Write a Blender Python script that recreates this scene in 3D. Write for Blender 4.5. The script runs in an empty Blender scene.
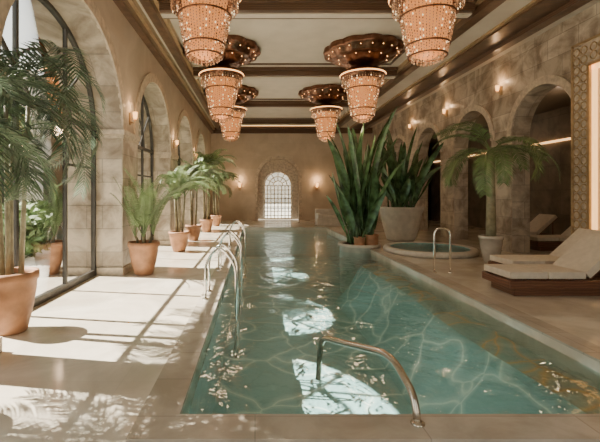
import bpy, math, random
from mathutils import Vector, Matrix
R=random.Random(7)
D=bpy.data
# ------------------------------------------------------------ materials
def new_mat(name):
    m=D.materials.new(name); m.use_nodes=True
    nt=m.node_tree; b=nt.nodes['Principled BSDF']
    return m,nt,b
def simple(name,col,rough=.5,metal=0,var=.12,scale=6,bump=0.0,emit=0,ecol=None):
    m,nt,b=new_mat(name)
    tc=nt.nodes.new('ShaderNodeTexCoord'); n=nt.nodes.new('ShaderNodeTexNoise'); n.inputs['Scale'].default_value=scale
    n.inputs['Detail'].default_value=4
    nt.links.new(tc.outputs['Object'],n.inputs['Vector'])
    r=nt.nodes.new('ShaderNodeValToRGB')
    r.color_ramp.elements[0].position=.35; r.color_ramp.elements[1].position=.65
    r.color_ramp.elements[0].color=[c*(1-var) for c in col]+[1]
    r.color_ramp.elements[1].color=[min(1,c*(1+var)) for c in col]+[1]
    nt.links.new(n.outputs['Fac'],r.inputs['Fac']); nt.links.new(r.outputs['Color'],b.inputs['Base Color'])
    b.inputs['Roughness'].default_value=rough; b.inputs['Metallic'].default_value=metal
    if bump:
        bp=nt.nodes.new('ShaderNodeBump'); bp.inputs['Strength'].default_value=bump; bp.inputs['Distance'].default_value=.02
        nt.links.new(n.outputs['Fac'],bp.inputs['Height']); nt.links.new(bp.outputs['Normal'],b.inputs['Normal'])
    if emit:
        b.inputs['Emission Color'].default_value=list(ecol or col)+[1]
        mr=nt.nodes.new('ShaderNodeMapRange'); mr.inputs['From Min'].default_value=.35; mr.inputs['From Max'].default_value=.65
        mr.inputs['To Min'].default_value=emit*.15; mr.inputs['To Max'].default_value=emit*2
        nt.links.new(n.outputs['Fac'],mr.inputs['Value']); nt.links.new(mr.outputs[0],b.inputs['Emission Strength'])
    return m
def stone(name,c1,c2,plane='XY',bw=1.0,bh=.5,nscale=1.2,rough=.5,mortar=.6,vary=.85,offset=.5,msize=.008,bump=.3):
    m,nt,b=new_mat(name); N=nt.nodes; L=nt.links
    tc=N.new('ShaderNodeTexCoord'); sep=N.new('ShaderNodeSeparateXYZ'); L.new(tc.outputs['Object'],sep.inputs[0])
    cb=N.new('ShaderNodeCombineXYZ'); L.new(sep.outputs[plane[0]],cb.inputs[0]); L.new(sep.outputs[plane[1]],cb.inputs[1])
    n=N.new('ShaderNodeTexNoise'); n.inputs['Scale'].default_value=nscale; n.inputs['Detail'].default_value=8; n.inputs['Roughness'].default_value=.6; n.inputs['Distortion'].default_value=.6
    L.new(tc.outputs['Object'],n.inputs['Vector'])
    r=N.new('ShaderNodeValToRGB'); r.color_ramp.elements[0].position=.38; r.color_ramp.elements[1].position=.62
    r.color_ramp.elements[0].color=list(c1)+[1]; r.color_ramp.elements[1].color=list(c2)+[1]
    L.new(n.outputs['Fac'],r.inputs['Fac'])
    br=N.new('ShaderNodeTexBrick'); br.inputs['Scale'].default_value=1; br.inputs['Brick Width'].default_value=bw; br.inputs['Row Height'].default_value=bh
    br.inputs['Mortar Size'].default_value=msize; br.offset=offset
    br.inputs['Color1'].default_value=(1,1,1,1); br.inputs['Color2'].default_value=(vary,vary*.97,vary*.93,1); br.inputs['Mortar'].default_value=(mortar,mortar,mortar,1)
    L.new(cb.outputs[0],br.inputs['Vector'])
    mx=N.new('ShaderNodeMixRGB'); mx.blend_type='MULTIPLY'; mx.inputs[0].default_value=1
    L.new(r.outputs['Color'],mx.inputs[1]); L.new(br.outputs['Color'],mx.inputs[2]); L.new(mx.outputs[0],b.inputs['Base Color'])
    b.inputs['Roughness'].default_value=rough
    if bump:
        bp=N.new('ShaderNodeBump'); bp.inputs['Strength'].default_value=bump; bp.inputs['Distance'].default_value=.006; bp.invert=True
        L.new(br.outputs['Fac'],bp.inputs['Height']); L.new(bp.outputs['Normal'],b.inputs['Normal'])
    return m
def emis(name,col,s):
    m,nt,b=new_mat(name); b.inputs['Base Color'].default_value=[c*.5 for c in col]+[1]
    n=nt.nodes.new('ShaderNodeTexNoise'); n.inputs['Scale'].default_value=30
    mr=nt.nodes.new('ShaderNodeMapRange'); mr.inputs['To Min'].default_value=s*.8; mr.inputs['To Max'].default_value=s*1.2
    nt.links.new(n.outputs['Fac'],mr.inputs['Value']); nt.links.new(mr.outputs[0],b.inputs['Emission Strength'])
    b.inputs['Emission Color'].default_value=list(col)+[1]
    return m
def wood(name,c1,c2,rough=.35):
    m,nt,b=new_mat(name); N=nt.nodes; L=nt.links
    tc=N.new('ShaderNodeTexCoord'); w=N.new('ShaderNodeTexWave'); w.bands_direction='Z'; w.inputs['Scale'].default_value=7; w.inputs['Distortion'].default_value=5; w.inputs['Detail'].default_value=3; w.inputs['Detail Scale'].default_value=.6
    L.new(tc.outputs['Object'],w.inputs['Vector'])
    r=N.new('ShaderNodeValToRGB'); r.color_ramp.elements[0].color=list(c1)+[1]; r.color_ramp.elements[1].color=list(c2)+[1]
    L.new(w.outputs['Fac'],r.inputs['Fac']); L.new(r.outputs['Color'],b.inputs['Base Color']); b.inputs['Roughness'].default_value=rough
    return m
def glass(name,tint=(.96,.98,.97)):
    m=D.materials.new(name); m.use_nodes=True; nt=m.node_tree; N=nt.nodes; L=nt.links
    N.remove(N['Principled BSDF']); out=N['Material Output']
    t=N.new('ShaderNodeBsdfTransparent'); t.inputs[0].default_value=list(tint)+[1]
    g=N.new('ShaderNodeBsdfGlossy'); g.inputs['Roughness'].default_value=.02
    mx=N.new('ShaderNodeMixShader'); f=N.new('ShaderNodeFresnel'); f.inputs[0].default_value=1.12
    L.new(f.outputs[0],mx.inputs[0]); L.new(t.outputs[0],mx.inputs[1]); L.new(g.outputs[0],mx.inputs[2]); L.new(mx.outputs[0],out.inputs[0])
    return m
def water(name,tint,bump=.36,scale=1.25):
    m=D.materials.new(name); m.use_nodes=True; nt=m.node_tree; N=nt.nodes; L=nt.links
    N.remove(N['Principled BSDF']); out=N['Material Output']
    t=N.new('ShaderNodeBsdfTransparent'); t.inputs[0].default_value=list(tint)+[1]
    g=N.new('ShaderNodeBsdfGlossy'); g.inputs['Roughness'].default_value=.04; g.inputs[0].default_value=(.92,.96,.95,1)
    tc=N.new('ShaderNodeTexCoord'); n=N.new('ShaderNodeTexNoise'); n.inputs['Scale'].default_value=scale; n.inputs['Detail'].default_value=2.5; n.inputs['Distortion'].default_value=1.4
    L.new(tc.outputs['Object'],n.inputs['Vector'])
    n2=N.new('ShaderNodeTexNoise'); n2.inputs['Scale'].default_value=scale*4; n2.inputs['Detail'].default_value=2
    L.new(tc.outputs['Object'],n2.inputs['Vector'])
    ma=N.new('ShaderNodeMath'); ma.operation='MULTIPLY_ADD'; ma.inputs[1].default_value=.18; L.new(n2.outputs['Fac'],ma.inputs[0]); L.new(n.outputs['Fac'],ma.inputs[2])
    bp=N.new('ShaderNodeBump'); bp.inputs['Strength'].default_value=bump; bp.inputs['Distance'].default_value=.15
    L.new(ma.outputs[0],bp.inputs['Height'])
    f=N.new('ShaderNodeFresnel'); f.inputs[0].default_value=1.42
    L.new(bp.outputs[0],f.inputs['Normal']); L.new(bp.outputs[0],g.inputs['Normal'])
    mx=N.new('ShaderNodeMixShader'); L.new(f.outputs[0],mx.inputs[0]); L.new(t.outputs[0],mx.inputs[1]); L.new(g.outputs[0],mx.inputs[2]); L.new(mx.outputs[0],out.inputs[0])
    return m
def caustic_web(name,base,webcol,scale=.9,width=.05,rough=.4):  # paints a web of caustic light lines into the base colour
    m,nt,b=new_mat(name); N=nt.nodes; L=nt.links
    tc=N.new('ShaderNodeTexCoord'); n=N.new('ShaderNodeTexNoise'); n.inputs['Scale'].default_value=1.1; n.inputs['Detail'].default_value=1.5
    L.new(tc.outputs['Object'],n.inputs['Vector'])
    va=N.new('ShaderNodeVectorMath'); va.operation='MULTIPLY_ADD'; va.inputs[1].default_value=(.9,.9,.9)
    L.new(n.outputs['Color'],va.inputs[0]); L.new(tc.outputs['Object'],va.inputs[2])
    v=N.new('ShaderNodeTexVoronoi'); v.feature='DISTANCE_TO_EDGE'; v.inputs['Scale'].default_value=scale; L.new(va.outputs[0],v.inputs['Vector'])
    r=N.new('ShaderNodeValToRGB'); r.color_ramp.elements[0].position=0; r.color_ramp.elements[0].color=list(webcol)+[1]
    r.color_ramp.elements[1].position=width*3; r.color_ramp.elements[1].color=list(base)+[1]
    e=r.color_ramp.elements.new(width*.7); e.color=[(a*.4+c*.6) for a,c in zip(webcol,base)]+[1]
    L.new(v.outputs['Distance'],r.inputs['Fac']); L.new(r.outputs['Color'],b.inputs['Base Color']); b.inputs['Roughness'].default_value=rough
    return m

M={}
M['floor']=stone('marble_floor',(.56,.51,.43),(.76,.70,.60),'XY',1.2,1.2,1.1,.12,.9,.97,0,.003,.05)
M['coping']=stone('coping_stone',(.42,.38,.32),(.54,.49,.42),'XY',1.2,.6,2,.25,.7,.93,0,.005)
M['plaster']=stone('plaster_beige',(.45,.395,.32),(.57,.51,.425),'YZ',2.4,1.2,.7,.65,.93,.97,.5,.004,.1)
M['plaster_x']=stone('plaster_far',(.52,.44,.34),(.64,.55,.44),'XZ',1.6,.8,.7,.7,.85,.93,.5,.006,.1)
M['trav']=stone('travertine_blocks',(.30,.24,.18),(.68,.60,.49),'YZ',.95,.5,1.8,.4,.55,.70,.5,.009)
M['travx']=stone('travertine_pier',(.33,.27,.21),(.70,.62,.51),'XZ',.9,.48,2.0,.4,.6,.75,.5,.01)
M['trim']=simple('carved_limestone',(.54,.46,.36),.6,0,.2,9,.3)
M['ceil']=simple('ceiling_plaster',(.62,.57,.49),.75,0,.05,2)
M['wood']=wood('dark_wood',(.085,.05,.03),(.145,.085,.052),.28)
M['woodl']=wood('loungers_wood',(.12,.05,.03),(.20,.09,.05),.35)
M['gold']=simple('gilt_trim',(.50,.37,.22),.35,.6,.1,8)
M['frame']=simple('dark_bronze_frame',(.07,.066,.06),.4,.5)
M['glass']=glass('window_glass')
M['steel']=simple('polished_steel',(.80,.78,.74),.12,1,.03)
M['bronze']=simple('brushed_bronze',(.60,.54,.46),.16,1,.05)
M['water']=water('water',(.84,.96,.96))
M['spaw']=water('spa_water',(.8,.95,.95),.2,4)
M['spat']=simple('spa_tile',(.30,.58,.60),.3,0,.1,10)
M['pool']=caustic_web('pool_floor_caustics',(.43,.60,.61),(.96,.97,.90),.95,.022)  # pale lines are water caustics painted into the floor colour
M['poolw']=stone('pool_wall_tile',(.38,.52,.52),(.48,.62,.62),'YZ',.3,.15,2,.3,.8,.92)
M['bench']=caustic_web('pool_bench_caustics',(.46,.53,.49),(.98,.56,.26),1.5,.05)  # orange lines are warm rippled light painted into the bench colour
M['terra']=simple('terracotta',(.38,.19,.10),.6,0,.2,5,.2)
M['white']=simple('white_stone_pot',(.60,.56,.49),.4,0,.1,5)
M['silver']=simple('glazed_silver_pot',(.5,.48,.44),.25,.3,.1,5)
M['soil']=simple('soil',(.05,.035,.02),.95,0,.4,30,.6)
M['palm']=simple('palm_leaf',(.14,.21,.08),.45,0,.4,3)
M['palmd']=simple('dark_palm_leaf',(.07,.115,.06),.4,0,.4,3)
M['strel']=simple('strelitzia_leaf',(.085,.16,.07),.26,0,.55,4)
M['hedge']=simple('garden_foliage',(.14,.22,.08),.6,0,.5,2)
M['trunk']=simple('palm_trunk',(.20,.17,.10),.8,0,.3,12,.5)
M['gtrunk']=simple('green_palm_trunk',(.29,.27,.18),.55,0,.25,8,.3)
M['cush']=simple('cream_cushion',(.68,.62,.53),.85,0,.06,10,.1)
M['glow']=emis('warm_glow',(1,.48,.16),4)
M['strip']=emis('cove_strip_light',(1,.55,.22),2.5)
M['panelglow']=emis('niche_light',(1,.54,.20),2.4)
M['crystal']=simple('lit_crystal_beads',(.40,.26,.17),.05,.5,.6,18,0,.22,(1,.50,.22))
M['spark']=emis('bright_crystal',(1,.66,.36),2.2)
M['lampcore']=emis('chandelier_core',(1,.36,.10),.75)
M['copper']=simple('hammered_copper',(.19,.09,.055),.3,.85,.3,7,.5)
M['pave']=stone('garden_paving',(.40,.38,.34),(.52,.49,.44),'XY',.8,.8,1,.8,.7,.9)
M['fac']=stone('garden_facade',(.50,.47,.42),(.62,.58,.52),'YZ',1,.5,1,.8,.8,.9)
M['dark']=simple('dark_recess',(.06,.05,.04),.4)
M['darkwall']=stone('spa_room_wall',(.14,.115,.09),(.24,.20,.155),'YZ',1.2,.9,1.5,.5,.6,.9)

# ------------------------------------------------------------ mesh builder
class MB:
    def __init__(s): s.v=[];s.f=[];s.mi=[];s.sm=[];s.mats=[]
    def m(s,k):
        if k not in s.mats: s.mats.append(k)
        return s.mats.index(k)
    def face(s,idx,k,sm=False): s.f.append(idx); s.mi.append(s.m(k)); s.sm.append(sm)
    def poly(s,pts,k,sm=False):
        b=len(s.v); s.v+= [tuple(p) for p in pts]; s.face(list(range(b,b+len(pts))),k,sm)
    def box(s,x0,x1,y0,y1,z0,z1,k):
        b=len(s.v)
        s.v+=[(x0,y0,z0),(x1,y0,z0),(x1,y1,z0),(x0,y1,z0),(x0,y0,z1),(x1,y0,z1),(x1,y1,z1),(x0,y1,z1)]
        for q in ((3,2,1,0),(4,5,6,7),(0,1,5,4),(1,2,6,5),(2,3,7,6),(3,0,4,7)): s.face([b+i for i in q],k)
    def bar(s,p0,p1,w,d,k,up=Vector((1,0,0))):
        p0=Vector(p0);p1=Vector(p1);t=(p1-p0).normalized(); a=up.cross(t)
        if a.length<1e-4: a=Vector((0,0,1)).cross(t)
        a.normalize(); c=t.cross(a)
        b=len(s.v)
        for p in (p0,p1):
            for i,j in ((-1,-1),(1,-1),(1,1),(-1,1)): s.v.append(tuple(p+a*(i*w/2)+c*(j*d/2)))
        for q in ((3,2,1,0),(4,5,6,7),(0,1,5,4),(1,2,6,5),(2,3,7,6),(3,0,4,7)): s.face([b+i for i in q],k)
    def lathe(s,prof,cx,cy,k,seg=32,sm=True,cz=0,lobes=0,amp=0,cap=False):
        b=len(s.v)
        for r,z in prof:
            for i in range(seg):
                a=2*math.pi*i/seg; rr=r*(1+amp*abs(math.cos(lobes*a/2))) if lobes else r
                s.v.append((cx+rr*math.cos(a),cy+rr*math.sin(a),cz+z))
        for j in range(len(prof)-1):
            for i in range(seg):
                i2=(i+1)%seg
                s.face([b+j*seg+i,b+j*seg+i2,b+(j+1)*seg+i2,b+(j+1)*seg+i],k,sm)
        if cap:
            s.face([b+i for i in range(seg)][::-1],k); n=len(prof)-1; s.face([b+n*seg+i for i in range(seg)],k)
    def tube(s,pts,r,k,seg=8,sm=True,cap=True):
        pts=[Vector(p) for p in pts]; b=len(s.v); n=len(pts); prev=None
        for i,p in enumerate(pts):
            t=(pts[min(i+1,n-1)]-pts[max(i-1,0)]).normalized()
            if prev is None:
                a=t.orthogonal().normalized()
            else:
                a=(prev-t*prev.dot(t)).normalized()
            prev=a; c=t.cross(a); rr=r[i] if isinstance(r,(list,tuple)) else r
            for q in range(seg):
                an=2*math.pi*q/seg; s.v.append(tuple(p+a*(rr*math.cos(an))+c*(rr*math.sin(an))))
        for i in range(n-1):
            for q in range(seg):
                q2=(q+1)%seg; s.face([b+i*seg+q,b+i*seg+q2,b+(i+1)*seg+q2,b+(i+1)*seg+q],k,sm)
        if cap:
            s.face([b+q for q in range(seg)][::-1],k); s.face([b+(n-1)*seg+q for q in range(seg)],k)
    def octa(s,p,r,k,rz=None):
        rz=rz or r; b=len(s.v); x,y,z=p
        s.v+=[(x+r,y,z),(x,y+r,z),(x-r,y,z),(x,y-r,z),(x,y,z+rz),(x,y,z-rz)]
        for i in range(4):
            j=(i+1)%4; s.face([b+i,b+j,b+4],k); s.face([b+j,b+i,b+5],k)
    def make(s,name,loc=(0,0,0),bevel=0,rot=0):
        me=D.meshes.new(name); me.from_pydata(s.v,[],s.f)
        for k in s.mats: me.materials.append(M[k])
        me.polygons.foreach_set('material_index',s.mi); me.polygons.foreach_set('use_smooth',s.sm); me.update()
        o=D.objects.new(name,me); o.location=loc; o.rotation_euler[2]=rot; bpy.context.collection.objects.link(o)
        if bevel:
            bm=o.modifiers.new('bevel','BEVEL'); bm.width=bevel; bm.segments=2; bm.limit_method='ANGLE'
        return o
def inst(o,name,loc,rot=0):
    c=D.objects.new(name,o.data); c.location=loc; c.rotation_euler[2]=rot
    for md in o.modifiers:
        if md.type=='BEVEL':
            b=c.modifiers.new('bevel','BEVEL'); b.width=md.width; b.segments=2; b.limit_method='ANGLE'
    bpy.context.collection.objects.link(c); return c

def arc_pts(c,a,s,r,n=24):
    return [(c-a*math.cos(math.pi*i/n), s+r*math.sin(math.pi*i/n)) for i in range(n+1)]
def archwall(mb,axis,u0,u1,c0,c1,z0,H,arches,k,kin=None,kend=None):
    kin=kin or k
    P=(lambda u,z,c:(c,u,z)) if axis=='Y' else (lambda u,z,c:(u,c,z))
    prof=[(u0,z0)]
    for (c,a,s,r) in sorted(arches):
        prof.append((c-a,z0)); prof+=arc_pts(c,a,s,r); prof.append((c+a,z0))
    prof.append((u1,z0))
    for (a,b) in zip(prof,prof[1:]):
        if abs(a[0]-b[0])>1e-6:
            for cc in (c0,c1): mb.poly([P(a[0],a[1],cc),P(b[0],b[1],cc),P(b[0],H,cc),P(a[0],H,cc)],k)
        if a[1]>z0 or b[1]>z0: mb.poly([P(a[0],a[1],c0),P(b[0],b[1],c0),P(b[0],b[1],c1),P(a[0],a[1],c1)],kin)
    mb.poly([P(u0,z0,c0),P(u0,z0,c1),P(u0,H,c1),P(u0,H,c0)],k); mb.poly([P(u1,z0,c0),P(u1,z0,c1),P(u1,H,c1),P(u1,H,c0)],k)
    mb.poly([P(u0,H,c0),P(u1,H,c0),P(u1,H,c1),P(u0,H,c1)],k)
def archband(mb,axis,c,a,s,r,w,c0,c1,k,n=28,legs=None):
    P=(lambda u,z,cc:(cc,u,z)) if axis=='Y' else (lambda u,z,cc:(u,cc,z))
    inn=arc_pts(c,a,s,r,n); out=arc_pts(c,a+w,s,r+w,n)
    if legs is not None:
        inn=[(c-a,legs)]+inn+[(c+a,legs)]; out=[(c-a-w,legs)]+out+[(c+a+w,legs)]
    for i in range(len(inn)-1):
        a0,a1,b0,b1=inn[i],inn[i+1],out[i],out[i+1]
        for cc in (c0,c1): mb.poly([P(*a0,cc),P(*a1,cc),P(*b1,cc),P(*b0,cc)],k)
        mb.poly([P(*b0,c0),P(*b1,c0),P(*b1,c1),P(*b0,c1)],k); mb.poly([P(*a0,c0),P(*a1,c0),P(*a1,c1),P(*a0,c1)],k)

# ------------------------------------------------------------ geometry constants
XL,XG=-2.75,-3.35; XR=7.3; YB,YF=-1.5,25.0; PX0,PX1,PY0,PY1=-.6,3.48,3.0,19.4; H=5.75
LA=[(1.85,1.95,3.0,1.75),(6.25,2.0,3.0,1.75),(11.1,1.8,3.0,1.7),(15.8,1.75,3.0,1.7),(20.35,1.7,3.0,1.7)]
RA=[(3.2,1.15,3.3,1.15),(10.2,1.15,3.3,1.15),(13.5,1.15,3.3,1.15),(16.9,1.15,3.3,1.15),(20.3,1.15,3.3,1.15)]
XO=11.0
# floor
mb=MB()
mb.box(XG-.05,PX0,YB,YF,-.3,0,'floor'); mb.box(PX1,XO,YB,YF,-.3,0,'floor'); mb.box(PX0,PX1,YB,PY0,-.3,0,'floor'); mb.box(PX0,PX1,PY1,YF,-.3,0,'floor')
mb.make('floor')
# pool shell
mb=MB(); zb=-1.4
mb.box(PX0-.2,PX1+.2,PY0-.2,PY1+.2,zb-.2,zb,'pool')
mb.box(PX0-.2,PX0,PY0-.2,PY1+.2,zb,-.3,'poolw'); mb.box(PX1,PX1+.2,PY0-.2,PY1+.2,zb,-.3,'poolw')
mb.box(PX0,PX1,PY0-.2,PY0,zb,-.3,'poolw'); mb.box(PX0,PX1,PY1,PY1+.2,zb,-.3,'poolw')
n=40; ys=[PY0+i*(11.4-PY0)/n for i in range(n+1)]
rows=[]
for y in ys:
    wv=.42+.05*math.sin(y*1.3)
    rows.append([(PX1,y,-.30),(PX1-wv*.7,y,-.32),(PX1-wv,y,-.37),(PX1-wv-.12,y,-.55),(PX1-wv-.35,y,-1.0),(PX1-wv-.75,y,zb)])
b=len(mb.v)
for r_ in rows: mb.v+=r_
for i in range(n):
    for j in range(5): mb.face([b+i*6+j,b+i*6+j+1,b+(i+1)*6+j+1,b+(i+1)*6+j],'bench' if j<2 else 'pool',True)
mb.make('swimming_pool')
mb=MB(); mb.poly([(PX0,PY0,-.12),(PX1,PY0,-.12),(PX1,PY1,-.12),(PX0,PY1,-.12)],'water'); mb.make('pool_water')
mb=MB(); cw=.28
mb.box(PX0-cw,PX0+.03,PY0-cw,PY1+cw,0,.025,'coping'); mb.box(PX1-.03,PX1+cw,PY0-cw,PY1+cw,0,.025,'coping')
mb.box(PX0+.03,PX1-.03,PY0-cw,PY0+.03,0,.025,'coping'); mb.box(PX0+.03,PX1-.03,PY1-.03,PY1+cw,0,.025,'coping')
mb.make('trim_pool_coping')
# left wall
mb=MB(); archwall(mb,'Y',YB,YF,XG,XL,0,H+.2,LA,'plaster','travx'); mb.make('wall_left')
mb=MB()
for i_,(c,a,s,r) in enumerate(LA): archband(mb,'Y',c,a,s,r,.24 if i_ else .2,XL-.02,XL+.035,'trim')
edges=[YB]+[e for (c,a,s,r) in LA for e in (c-a,c+a)]+[YF]
for i in range(0,len(edges),2):
    mb.box(XG+.1,XL+.07,edges[i]-(.06 if i else 0),edges[i+1]+.06,2.9,3.0,'trim'); mb.box(XG+.1,XL+.045,edges[i]-.03,edges[i+1]+.03,2.82,2.9,'trim')
mb.make('trim_1_arch_mouldings')
mb=MB()
for i in range(0,len(edges),2): mb.box(XG+.1,XL+.04,edges[i]-.04,min(edges[i+1]+.04,YF),0,.16,'trim')
mb.make('baseboard_left')
mb=MB()
for i in range(2,len(edges)-1,2): mb.box(XL,XL+.02,edges[i],edges[i+1],.16,2.82,'trav')
mb.make('trim_2_pier_cladding')
# left windows
for n,(c,a,s,r) in enumerate(LA):
    mb=MB(); x=XG+.04
    a2=a-.01; archband(mb,'Y',c,a2-.07,s,r-.08,.07,x-.04,x+.04,'frame',legs=0)
    zt=lambda u:s+(r-.03)*math.sqrt(max(0,1-((u-c)/a2)**2))
    for u in (c-a*.36,c+a*.36): mb.bar((x,u,0),(x,u,zt(u)),.06,.06,'frame')
    mb.bar((x,c-a2,s),(x,c+a2,s),.08,.07,'frame'); mb.bar((x,c-a2,.06),(x,c+a2,.06),.12,.07,'frame')
    mb.bar((x,c-a2,2.2),(x,c+a2,2.2),.045,.045,'frame')
    for t in (40,140): 
        u=c+a2*.97*math.cos(math.radians(t)); mb.bar((x,c+.35*math.cos(math.radians(t)),s),(x,u,s+(r-.03)*math.sin(math.radians(t))),.05,.05,'frame')
    archband(mb,'Y',c,a*.45,s,r*.5,.04,x-.02,x+.02,'frame',16)
    pts=arc_pts(c,a2,s,r-.02,24); mb.poly([(x,c-a2,0)]+[(x,u,z) for u,z in pts]+[(x,c+a2,0)],'glass')
    mb.make('window_%d'%(n+1))
# right wall
mb=MB(); archwall(mb,'Y',YB,YF,XR,XR+.5,0,H+.2,RA,'trav','travx'); mb.make('wall_right')
mb=MB()
for (c,a,s,r) in RA: archband(mb,'Y',c,a,s,r,.2,XR-.04,XR+.02,'trim')
mb.make('trim_3_arch_mouldings_right')
# side spa room
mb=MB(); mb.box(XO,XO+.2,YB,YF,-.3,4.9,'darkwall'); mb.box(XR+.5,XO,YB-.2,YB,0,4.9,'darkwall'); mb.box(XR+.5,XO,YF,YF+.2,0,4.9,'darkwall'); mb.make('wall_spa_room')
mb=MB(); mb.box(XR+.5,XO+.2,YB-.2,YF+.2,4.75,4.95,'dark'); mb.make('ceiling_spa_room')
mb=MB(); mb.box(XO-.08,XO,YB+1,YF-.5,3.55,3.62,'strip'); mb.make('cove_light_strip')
# far wall
CX=1.46
mb=MB(); archwall(mb,'X',XG,XO,YF,YF+.35,0,H+.2,[(CX,1.28,2.55,1.28)],'plaster_x','plaster_x'); archwall(mb,'X',CX-1.4,CX+1.4,YF+.35,YF+.6,0,4.1,[(CX,.9,2.15,.92)],'trim'); mb.make('wall_far')
mb=MB(); archband(mb,'X',CX,1.28,2.55,1.28,.18,YF-.05,YF+.02,'trim',legs=0); mb.make('trim_4_far_arch')
mb=MB(); y=YF+.45; archband(mb,'X',CX,.82,2.15,.84,.07,y-.04,y+.04,'gold',legs=0.05)
for rr in (.55,.28): archband(mb,'X',CX,rr,2.15,rr,.05,y-.03,y+.03,'gold',20)
for i in range(-3,4):
    u=i*.225; mb.bar((CX+u,y,.05),(CX+u,y,2.15),.05,.04,'gold',Vector((0,1,0)))
for t in (30,60,90,120,150):
    t=math.radians(t); mb.bar((CX+.28*math.cos(t),y,2.15+.28*math.sin(t)),(CX+.86*math.cos(t),y,2.15+.86*math.sin(t)),.045,.04,'gold',Vector((0,1,0)))
for j in range(8):
    z=.26+j*.27; mb.bar((CX-.88,y,z),(CX+.88,y,z),.045,.04,'gold',Vector((0,1,0)))
mb.poly([(CX-.88,y,0.05)]+[(u,y,z) for u,z in arc_pts(CX,.88,2.15,.88)]+[(CX+.88,y,0.05)],'glass')
mb.box(CX-.9,CX+.9,y-.06,y+.06,0,.1,'gold'); mb.make('window_6')
# back wall with glazed doors (behind the viewer)
mb=MB(); BA=[(-.6,1.3,3.1,1.3),(4.4,1.3,3.1,1.3)]
archwall(mb,'X',XG,XO,YB-.35,YB-.001,0,H+.2,BA,'plaster_x','plaster_x'); mb.make('wall_back')
for n,(cx,a,s,r) in enumerate(BA):
    mb=MB(); y=YB-.2; archband(mb,'X',cx,a-.08,s,r-.08,.07,y-.04,y+.04,'frame',legs=0)
    mb.box(cx-a+.01,cx+a-.01,y-.03,y+.03,s-.04,s+.03,'frame'); mb.box(cx-.03,cx+.03,y-.03,y+.03,0,s+r-.04,'frame')
    mb.poly([(cx-a+.02,y,0)]+[(u,y,z) for u,z in arc_pts(cx,a-.02,s,r-.02)]+[(cx+a-.02,y,0)],'glass'); mb.make('window_%d'%(7+n))
# ceiling
RX0,RX1=-2.3,5.0; RY0,RY1=-.9,24.4; RZ=5.92
mb=MB(); mb.box(XG,XR+.5,YB,YF+.3,RZ,RZ+.15,'ceil')
mb.box(XL,RX0,YB,YF,H,RZ,'ceil'); mb.box(RX1,XR,YB,YF,H,RZ,'ceil'); mb.box(RX0,RX1,YB,RY0,H,RZ,'ceil'); mb.box(RX0,RX1,RY1,YF,H,RZ,'ceil')
mb.make('ceiling')
mb=MB()
def longm(x0,x1,z0,z1,k): mb.box(x0,x1,YB,YF,z0,z1,k)
longm(-2.75,-2.58,5.42,5.75,'wood'); longm(-2.58,-2.5,5.6,5.75,'gold')
longm(-2.36,-2.16,5.62,5.92,'wood'); longm(-2.16,-2.08,5.78,5.92,'gold')
longm(4.86,5.12,5.62,5.92,'wood'); longm(4.78,4.86,5.78,5.92,'gold'); 
longm(5.95,6.5,5.66,5.75,'wood'); longm(6.5,6.75,5.55,5.75,'wood'); longm(5.85,5.95,5.7,5.75,'gold')
mb.box(XL,XR,YF-.16,YF,5.4,5.75,'wood'); mb.box(RX0,RX1,RY1-.1,RY1+.1,5.62,5.92,'wood')
mb.make('trim_5_ceiling_cornice')
mb=MB()
BY=[4.1,8.9,13.7,18.6,23.2]
for y in BY:
    mb.box(-2.08,4.78,y-.22,y+.22,5.66,5.92,'wood'); mb.box(-2.08,4.78,y-.1,y+.1,5.63,5.66,'ceil'); mb.box(-2.08,4.78,y-.3,y+.3,5.82,5.92,'wood')
mb.make('trim_6_ceiling_beams')
mb=MB()
for y0,y1 in zip([-.9]+BY,BY):
    a,b,c,d=-1.75,4.45,y0+.6,y1-.6
    for q in ((a,b,c,c+.07),(a,b,d-.07,d),(a,a+.07,c,d),(b-.07,b,c,d)): mb.box(*q,5.88,5.92,'wood')
mb.make('trim_7_ceiling_panel_frames')
mb=MB(); mb.box(-2.0,4.7,RY1-.16,RY1-.11,5.75,5.8,'strip'); mb.make('cove_light_strip')

# ------------------------------------------------------------ chandeliers (origin on the ceiling)
mb=MB(); Z0=5.9
mb.lathe([(1.05,0.02),(1.08,-.10),(1.05,-.16),(.92,-.17),(.88,-.26),(.75,-.30),(.64,-.31),(.57,-.42),(.44,-.46),(.28,-.47),(.08,-.54),(0.05,-.54)],0,0,'copper',96,True,0,12,.07)
for i in range(20):
    a=2*math.pi*i/20; mb.octa((.99*math.cos(a),.99*math.sin(a),-.18),.02,'glow')
for i in range(12):
    a=2*math.pi*i/12; mb.octa((.70*math.cos(a),.70*math.sin(a),-.32),.02,'glow')
mb.tube([(0,0,-.5),(0,0,-.8)],.05,'copper',10)
S=.82; cr=random.Random(5)
def rz(p): return [(r*S,z-Z0) for r,z in p]
mb.lathe(rz([(.05,5.34),(.40,5.32),(.62,5.27),(.75,5.17),(.76,5.08),(.66,5.02),(.60,4.98)]),0,0,'copper',72,True,0,18,.04)
mb.lathe(rz([(.79,5.15),(.81,5.13),(.79,5.11)]),0,0,'glow',48)
mb.lathe(rz([(.50,5.02),(.47,4.7),(.39,4.2),(.31,3.97),(.14,3.88),(.02,3.86)]),0,0,'lampcore',32)
def rad(t): return (.60-.22*t**1.1+.012*math.sin(t*math.pi))*S
for t in (0,.25,.80,1):
    z=4.98-1.06*t
    r=rad(t)+.012; mb.tube([(r*math.cos(2*math.pi*i/48),r*math.sin(2*math.pi*i/48),z-Z0) for i in range(49)],.018,'copper',6,cap=False)
ns=50
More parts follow.
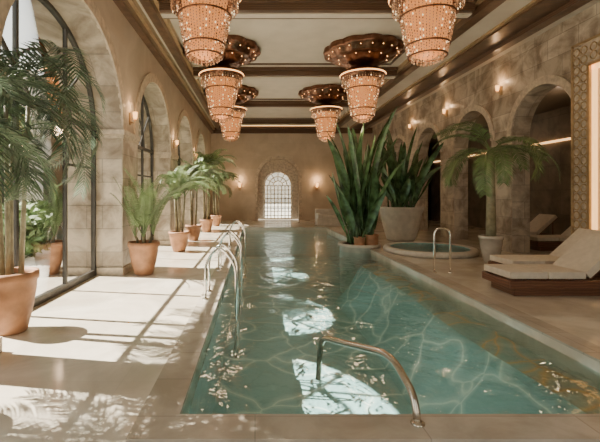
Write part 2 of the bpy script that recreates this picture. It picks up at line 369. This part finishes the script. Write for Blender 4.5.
for i in range(ns):
    a=2*math.pi*i/ns
    for j in range(20):
        t=(j+.5*(i%2))/20; r=rad(t)+cr.uniform(-.008,.008); k='spark' if cr.random()<.10 else 'crystal'
        mb.octa((r*math.cos(a),r*math.sin(a),4.97-t*1.06-Z0),.0145,k,.027)
for i in range(48):
    a=2*math.pi*i/48
    for j in range(4): 
        r=.72*S; mb.octa((r*math.cos(a),r*math.sin(a),5.04-j*.06-Z0),.015,'spark' if cr.random()<.15 else 'crystal',.03)
for ring,zz in ((.26,3.90),(.17,3.85),(.07,3.81)):
    n=max(4,int(ring*80))
    for i in range(n):
        a=2*math.pi*i/n
        for j in range(2): mb.octa((ring*math.cos(a),ring*math.sin(a),zz-j*.05-Z0),.015,'crystal',.027)
ch=None
for y,xs,sz in ((7.15,(-.90,3.08),.89),(11.7,(-.98,3.15),1),(16.6,(-1.0,2.95),.97)):
    for x in xs:
        if ch is None: ch=mb.make('crystal_chandelier',(x,y,Z0)); o=ch
        else: o=inst(ch,'crystal_chandelier',(x,y,Z0))
        o.scale[2]=sz
        l=D.lights.new('chandelier_bulb','POINT'); l.energy=30; l.color=(1,.68,.42); l.shadow_soft_size=.2
        lo=D.objects.new('chandelier_bulb',l); lo.location=(x,y,3.5); bpy.context.collection.objects.link(lo)
# ------------------------------------------------------------ sconces
def sconce_mesh(dx):
    mb=MB(); s=dx
    mb.box(min(0,.03*s),max(0,.03*s),-.05,.05,-.16,.10,'gold')
    mb.tube([(.02*s,0,-.1),(.1*s,0,-.12),(.12*s,0,-.04)],.012,'gold',6)
    mb.lathe([(.025,-.05),(.045,0),(.055,.12)],.12*s,0,'glow',12)
    mb.lathe([(.03,-.06),(.035,-.05),(.03,-.04)],.12*s,0,'gold',12)
    return mb
def bulb(x,y,z,e):
    l=D.lights.new('sconce_bulb','POINT'); l.energy=e; l.color=(1,.60,.30); l.shadow_soft_size=.04
    lo=D.objects.new('sconce_bulb',l); lo.location=(x,y,z); bpy.context.collection.objects.link(lo)
sl=None
for y in (8.78,13.5,18.1,22.9):
    if sl is None: sl=sconce_mesh(1).make('wall_sconce',(XL,y,3.35))
    else: inst(sl,'wall_sconce',(XL,y,3.35))
    bulb(XL+.15,y,3.6,5)
sr=None
for y in (11.85,15.2,18.6):
    if sr is None: sr=sconce_mesh(-1).make('wall_sconce',(XR,y,4.75))
    else: inst(sr,'wall_sconce',(XR,y,4.75))
    bulb(XR-.16,y,5.0,8)
for x in (-.95,3.85):
    inst(sl,'wall_sconce',(x,YF,2.1),-math.pi/2).scale=(1.6,1.6,1.6); bulb(x,YF-.3,2.5,18)
# ------------------------------------------------------------ carved niche panel, right
mb=MB(); px=XR
y0,y1,zt=6.0,9.03,5.0; bw=.46
mb.box(px-.14,px,y1-bw,y1,0,zt,'trim'); mb.box(px-.14,px,y0,y0+bw,0,zt,'trim'); mb.box(px-.14,px,y0+bw,y1-bw,zt-.55,zt,'trim')
mb.box(px-.02,px-.0,y0+bw,y1-bw,0,zt-.55,'plaster')
for (a,b,c,d) in ((y1-bw-.03,y1-bw+.03,0,zt-.55),(y0+bw-.03,y0+bw+.03,0,zt-.55)): mb.box(px-.17,px-.12,a,b,c,d,'gold')
mb.box(px-.17,px-.12,y1-.05,y1,0,zt,'gold'); mb.box(px-.17,px-.12,y0,y1,zt-.05,zt,'gold'); mb.box(px-.17,px-.12,y0+bw,y1-bw,zt-.58,zt-.52,'gold')
yc=y1-bw/2
for j in range(24):
    z=.2+j*.2
    for yy in (yc-.1,yc+.1):
        mb.tube([(px-.15,yy+.085*math.cos(2*math.pi*i/10),z+.085*math.sin(2*math.pi*i/10)) for i in range(11)],.014,'gold' ,5,cap=False)
    mb.octa((px-.15,yc,z+.1),.04,'trim')
for j in range(12):
    yy=y0+bw+.1+j*.21
    if yy<y1-bw:
        for z in (zt-.2,zt-.38): mb.tube([(px-.15,yy+.085*math.cos(2*math.pi*i/10),z+.085*math.sin(2*math.pi*i/10)) for i in range(11)],.014,'gold',5,cap=False)
mb.box(px-.09,px-.04,y1-bw-.10,y1-bw-.005,0.02,zt-.56,'panelglow'); mb.box(px-.09,px-.04,y0+bw+.005,y0+bw+.06,0.02,zt-.56,'panelglow'); mb.box(px-.09,px-.04,y0+bw,y1-bw,zt-.66,zt-.56,'panelglow')
mb.make('carved_niche_panel')

# ------------------------------------------------------------ plants
def frond(mb,p,az,el,L,droop,ll,k,n=20,lw=.03,r=.012,rng=R,start=.18):
    pts=[Vector(p)]; e=el; ds=L/n; tang=[]
    for i in range(n):
        d=Vector((math.cos(e)*math.cos(az),math.cos(e)*math.sin(az),math.sin(e))); tang.append(d)
        pts.append(pts[-1]+d*ds); e-=droop*(1.0+ i/n)/n
    tang.append(d)
    mb.tube(pts,[r*(1-.8*i/n) for i in range(n+1)],k,4,cap=False)
    side=Vector((-math.sin(az),math.cos(az),0))
    m=int(n*1.7)
    for q in range(m):
        t=start+(1-start)*q/(m-1); f=t*n; i=min(int(f),n-1); pp=pts[i].lerp(pts[i+1],f-i); tg=tang[i]; up=side.cross(tg)*-1
        if up.z<0: up=-up
        le=ll*(math.sin(math.pi*min(1,(.12+.88*(1-t)**.8)))**.7*.7+.3)*(1-.35*t)
        for sg in (-1,1):
            d=(side*sg*(.9)+tg*(.45+.5*t)+up*.15+Vector((rng.uniform(-.08,.08),rng.uniform(-.08,.08),rng.uniform(-.1,.1)))).normalized()
            d2=(d+Vector((0,0,-.45))).normalized(); wv=tg*lw*.5
            m1=pp+d*le*.5; tip=m1+d2*le*.5
            b=len(mb.v); mb.v+=[tuple(pp-wv*.5),tuple(pp+wv*.5),tuple(m1+wv),tuple(m1-wv),tuple(tip)]
            mb.face([b,b+1,b+2,b+3],k); mb.face([b+3,b+2,b+4],k)
def pot(mb,r,h,k='terra',soil=True):
    mb.lathe([(r*.55,0),(r*.62,.02),(r*.82,h*.35),(r*.97,h*.7),(r,h*.86),(r*1.07,h*.87),(r*1.09,h*.93),(r*1.07,h),(r*.93,h),(r*.9,h*.9)],0,0,k,36)
    mb.lathe([(r*.92,h*.9),(r*.5,h*.93),(.01,h*.94)],0,0,'soil',24); mb.lathe([(.01,0),(r*.56,0)],0,0,k,24)
def potted_palm(name,x,y,pr,ph,stems,th,nf,L,droop,ll,k,seed,lw=.03,potk='terra',el=(35,80),tr=.03,tk='trunk',z0=0,lim=None):
    rng=random.Random(seed); mb=MB(); 
    pot(mb,pr,ph,potk); nv=len(mb.v)
    for s in range(stems):
        a=2*math.pi*s/stems+rng.random(); sx=pr*.35*math.cos(a)*(stems>1); sy=pr*.35*math.sin(a)*(stems>1)
        hh=th*rng.uniform(.8,1.1) if stems>1 else th
        top=Vector((sx*1.8,sy*1.8,ph+hh))
        if th>0.05: mb.tube([(sx,sy,ph*.85),(sx*1.4,sy*1.4,ph+hh*.5),tuple(top)],[tr*1.2,tr,tr*.85],tk,12)
        for i in range(nf):
            az=2*math.pi*(i+.5*rng.random())/nf+s
            frond(mb,top+Vector((0,0,-.02)),az,math.radians(rng.uniform(*el)),L*rng.uniform(.8,1.1),droop*rng.uniform(.8,1.2),ll,k,lw=lw,rng=rng)
    if lim:
        for i in range(nv,len(mb.v)):
            v=mb.v[i]
            if v[0]<0: mb.v[i]=(-lim*math.tanh(-v[0]/lim),v[1],v[2])
    return mb.make(name,(x,y,z0))
potted_palm('potted_palm',-2.32,8.35,.30,.68,4,.15,7,1.45,.7,.22,'palm',3,.020,el=(60,88),lim=.36)
potted_palm('potted_palm',-2.2,11.6,.28,.58,4,1.0,7,1.5,1.2,.34,'palm',5,.028,el=(50,88),lim=.45)
potted_palm('potted_palm',-2.2,14.3,.27,.55,4,1.5,7,1.5,1.4,.34,'palm',6,.035,el=(40,85),lim=.45)
potted_palm('potted_palm',-2.1,17.3,.27,.55,4,2.0,7,1.7,1.5,.36,'palm',8,.04,el=(40,85),lim=.5)
potted_palm('potted_palm',-2.0,20.6,.27,.55,4,1.6,7,1.6,1.5,.36,'palm',9,.04,el=(40,85),lim=.6)
potted_palm('potted_areca_palm',-2.98,4.9,.28,.74,4,2.1,7,1.75,2.0,.5,'palmd',12,.032,el=(10,78),tr=.028,tk='gtrunk',lim=.28)
potted_palm('potted_areca_palm',-2.7,2.9,.29,.74,4,1.3,7,1.6,1.7,.5,'palmd',14,.034,el=(15,75),tr=.028,tk='gtrunk',lim=.5)  # stands out of view, added so its fronds cast shadows on the deck
potted_palm('potted_palm_tree',5.75,9.75,.25,.66,1,2.05,16,1.8,1.5,.45,'palm',21,.038,'silver',(5,65),.10,'gtrunk',lim=None)

def blade(mb,base,az,el,Lp,Lb,w,bend,k,rng):
    n=14; pts=[];e=el; p=Vector(base); L=Lp+Lb; ds=L/n; tg=[]
    for i in range(n+1):
        pts.append(p.copy()); d=Vector((math.cos(e)*math.cos(az),math.cos(e)*math.sin(az),math.sin(e))); tg.append(d); p+=d*ds; e-=bend/n*(i/n)*2
    tw=az+rng.uniform(-1.2,1.2); side=Vector((-math.sin(tw),math.cos(tw),0))
    s0=int(n*Lp/L)
    mb.tube(pts[:s0+2],[.035-.018*i/(s0+1) for i in range(s0+2)],k,6)
    b=len(mb.v)
    for i in range(s0,n+1):
        t=(i-s0)/(n-s0); ww=w*(math.sin(math.pi*min(1,t*.86+.09))**.75) if t<1 else .002
        nn=side.cross(tg[i]).normalized()
        for q in (-1,-.5,0,.5,1):
            mb.v.append(tuple(pts[i]+side*(q*ww*.5)+nn*(abs(q)*ww*.22)))
    for i in range(n-s0):
        for q in range(4): mb.face([b+i*5+q,b+i*5+q+1,b+(i+1)*5+q+1,b+(i+1)*5+q],k,True)
def strel(mb,n,h,spread,seed,zb,w=.34,rx=.25,pl=.35,bend=.8):
    rng=random.Random(seed)
    for i in range(n):
        az=2*math.pi*i/n*2.4+rng.uniform(-.3,.3); f=rng.random()
        el=math.radians(89-spread*f); L=h*(rng.uniform(.45,1.0))*(1-.22*f)
        a=rng.random()*6.28; rr=rx*rng.random()
        blade(mb,(rr*math.cos(a),rr*math.sin(a),zb),az,el,L*pl,L*(1-pl),w*rng.uniform(.7,1.2),rng.uniform(.0,bend),'strel',rng)
mb=MB()
mb.lathe([(.60,-1.4),(.60,0.02),(.66,.04),(.66,.12),(.56,.12),(.54,.06)],0,0,'white',40); mb.lathe([(.56,.08),(.3,.14),(.01,.16)],0,0,'soil',24)
mb.lathe([(.20,.1),(.2,.36),(.23,.42),(.2,.42)],0.3,-.3,'terra',20); mb.lathe([(.16,.1),(.16,.3),(.19,.35),(.16,.35)],-.1,-.42,'terra',20)
strel(mb,56,4.5,19,4,.1,.27,.42,.28,.7); mb.make('bird_of_paradise_plant',(3.28,12.6,0))
mb=MB()
mb.lathe([(.42,0),(.5,.05),(.62,.5),(.72,1.0),(.78,1.12),(.78,1.2),(.68,1.2),(.66,1.1)],0,0,'white',40); mb.lathe([(.68,1.1),(.3,1.16),(.01,1.18)],0,0,'soil',24)
strel(mb,46,3.2,34,11,1.1,.27,.45,.24); mb.make('potted_bird_of_paradise',(5.25,14.4,0))
# ------------------------------------------------------------ spa tub
mb=MB()
mb.lathe([(1.2,0),(1.25,.02),(1.25,.11),(1.22,.15),(1.08,.15),(1.05,.13)],0,0,'white',56); mb.lathe([(1.05,.13),(1.04,.02),(.01,.02)],0,0,'spat',56)
mb.lathe([(1.05,.115),(.01,.115)],0,0,'spaw',48,False); mb.make('round_spa_tub',(5.0,11.5,0))
# ------------------------------------------------------------ rails
def bez(ps,n=8,rr=.15):
    ps=[Vector(p) for p in ps]; out=[ps[0]]
    for i in range(1,len(ps)-1):
        a=(ps[i-1]-ps[i]); b=(ps[i+1]-ps[i]); r=min(rr,a.length*.49,b.length*.49); A=ps[i]+a.normalized()*r; B=ps[i]+b.normalized()*r
        for j in range(n+1):
            t=j/n; out.append(A*(1-t)**2+ps[i]*2*t*(1-t)+B*t*t)
    out.append(ps[-1]); return out
def flange(mb,x,y,z,k): mb.lathe([(.05,0),(.05,.01),(.03,.02),(.02,.02)],x,y,k,16,cz=z)
mb=MB()
mb.tube(bez([(1.18,2.9,.025),(1.18,2.97,.20),(1.12,3.3,.37),(.82,3.9,.25),(.70,4.25,.17),(.68,4.3,-.3)],8,.16),.029,'bronze',14); flange(mb,1.18,2.9,.025,'bronze')
mb.make('pool_entry_handrail')
mb=MB()
for dy in (0,.5):
    mb.tube(bez([(-.12,dy,0.02),(-.12,dy,.62),(.10,dy,.88),(.36,dy,.55),(.36,dy,-.9)],8,.16),.018,'steel',12); flange(mb,-.12,dy,.025,'steel')
for z in (-.3,-.55,-.8): mb.box(.32,.40,0,.5,z,z+.03,'steel')
la=mb.make('pool_ladder',(-.66,6.3,0))
for y in (8.6,12.2): inst(la,'pool_ladder',(-.66,y,0))
mb=MB(); mb.tube(bez([(-.17,0,0),(-.17,0,.95),(.17,.0,.95),(.17,0,0)],10,.17),.022,'steel',12); flange(mb,-.17,0,0,'steel'); flange(mb,.17,0,0,'steel'); mb.make('spa_grab_rail',(3.98,8.5,0))
# ------------------------------------------------------------ loungers
mb=MB()
Lx,W=2.15,.82
mb.box(0,Lx,0,.05,.14,.27,'woodl'); mb.box(0,Lx,W-.05,W,.14,.27,'woodl'); mb.box(0,.05,.05,W-.05,.14,.27,'woodl'); mb.box(Lx-.05,Lx,.05,W-.05,.14,.27,'woodl')
mb.box(.12,Lx-.12,.08,W-.08,.0,.14,'woodl')
for i in range(14): mb.box(.06+i*.095,.06+i*.095+.075,.05,W-.05,.27,.29,'woodl')
def slab(x0,x1,z0,z1,ang,px_,pz_,k,y0=.03,y1=W-.03):
    b=len(mb.v); ca,sa=math.cos(ang),math.sin(ang)
    for yy in (y0,y1):
        for (u,v) in ((x0,z0),(x1,z0),(x1,z1),(x0,z1)): mb.v.append((px_+u*ca-v*sa,yy,pz_+u*sa+v*ca))
    for q in ((0,1,2,3),(7,6,5,4),(0,4,5,1),(1,5,6,2),(2,6,7,3),(3,7,4,0)): mb.face([b+i for i in q],k)
slab(0.02,.64,.0,.11,0,0,.292,'cush'); slab(.66,1.26,.0,.11,0,0,.292,'cush')
slab(0,.85,-.02,.0,math.radians(42),1.33,.30,'woodl'); slab(0,.86,.0,.12,math.radians(42),1.33,.30,'cush')
mb.bar((1.85,.1,.2),(1.85,.1,.72),.03,.03,'woodl'); mb.bar((1.85,W-.1,.2),(1.85,W-.1,.72),.03,.03,'woodl')
lg=mb.make('sun_lounger',(4.15,6.5,0),bevel=.018)
inst(lg,'sun_lounger',(4.9,7.6,0)); inst(lg,'sun_lounger',(8.2,11.6,0)); inst(lg,'sun_lounger',(8.2,13.4,0))
# far bench (stone)
mb=MB()
mb.box(0,2.6,0,.7,0,.42,'white'); mb.box(0,2.6,.7,.95,0,.85,'white'); mb.box(0,.2,0,.7,.42,.62,'white'); mb.box(2.4,2.6,0,.7,.42,.62,'white')
mb.box(.22,1.28,.02,.68,.42,.54,'cush'); mb.box(1.32,2.38,.02,.68,.42,.54,'cush'); mb.make('stone_bench_sofa',(3.2,20.4,0),bevel=.04)

# ------------------------------------------------------------ exterior
mb=MB(); mb.box(-45,XG-.05,-20,70,-.35,-.03,'pave'); mb.box(XG-.05,25,YF+.6,70,-.35,-.03,'pave'); mb.make('garden_ground')
mb=MB(); archwall(mb,'Y',2,62,-14,-13.4,-.03,9,[(6+i*5.2,1.5,2.8,1.5) for i in range(11)],'fac'); mb.box(-15.2,-15,2,62,-.03,9,'dark'); mb.box(-13.4,-13.2,2,62,5.2,5.4,'trim'); mb.make('garden_building')
mb=MB(); mb.box(-13.2,25,62,62.4,-.03,6,'fac'); mb.make('garden_wall')
def bush(name,x,y,r,h,seed,n=900,ls=.16,trunk=0):
    rng=random.Random(seed); mb=MB()
    if trunk: mb.tube([(0,0,-.03),(.1,.05,trunk*.6),(0,0,trunk+h*.4)],[.14,.1,.06],'trunk',10)
    for i in range(n):
        while True:
            p=Vector((rng.uniform(-1,1),rng.uniform(-1,1),rng.uniform(-1,1)))
            if .3<p.length<1: break
        p=Vector((p.x*r,p.y*r,trunk+h/2+p.z*h/2)); 
        a=Vector((rng.uniform(-1,1),rng.uniform(-1,1),rng.uniform(-.6,.6))).normalized()*ls; c=a.orthogonal().normalized()*ls*.35
        mb.poly([p-a,p+c,p+a,p-c],'hedge')
    return mb.make(name,(x,y,-.03))
b1=bush('garden_shrub',-6.2,10.5,.9,1.5,1)
for x,y in ((-7.5,13.5),(-6.6,16.5),(-8.5,19),(-6.5,22),(-9,26),(-7,30),(-10,34)): inst(b1,'garden_shrub',(x,y,-.03),x)
t1=bush('garden_tree',-10.5,15,1.9,3.2,2,1600,.22,2.6)
for x,y in ((-9.5,24),(-8,33),(-11,44),(-1,45),(6,43)): inst(t1,'garden_tree',(x,y,-.03),y)

# ------------------------------------------------------------ lights & world
sd=Vector((5.35,-.9,-6.05)).normalized()
s=D.lights.new('sun','SUN'); s.energy=29; s.angle=math.radians(.6); s.color=(1,.90,.75)
so=D.objects.new('sun',s); so.rotation_euler=sd.to_track_quat('-Z','Y').to_euler(); so.location=(-10,5,12); bpy.context.collection.objects.link(so)
for y in (6,12,18):
    l=D.lights.new('spa_room_downlight','POINT'); l.energy=18; l.color=(1,.68,.42); l.shadow_soft_size=.15
    lo=D.objects.new('spa_room_downlight',l); lo.location=(9.2,y,4.3); bpy.context.collection.objects.link(lo)
w=D.worlds.new('World'); bpy.context.scene.world=w; w.use_nodes=True; nt=w.node_tree; bg=nt.nodes['Background']
tc=nt.nodes.new('ShaderNodeTexCoord'); sp=nt.nodes.new('ShaderNodeSeparateXYZ'); nt.links.new(tc.outputs['Generated'],sp.inputs[0])
rp=nt.nodes.new('ShaderNodeValToRGB'); rp.color_ramp.elements[0].position=0; rp.color_ramp.elements[0].color=(1,.93,.78,1); rp.color_ramp.elements[1].position=.6; rp.color_ramp.elements[1].color=(.84,.89,.90,1)
nt.links.new(sp.outputs['Z'],rp.inputs[0]); nt.links.new(rp.outputs[0],bg.inputs[0]); bg.inputs[1].default_value=2.5
# ------------------------------------------------------------ camera
c=D.cameras.new('camera'); c.lens=24; c.sensor_width=36; c.shift_x=.075; c.shift_y=-.047; c.clip_start=.05; c.clip_end=200
co=D.objects.new('camera',c); co.location=(0,0,1.7); co.rotation_euler=(math.pi/2,0,0); bpy.context.collection.objects.link(co)
bpy.context.scene.camera=co
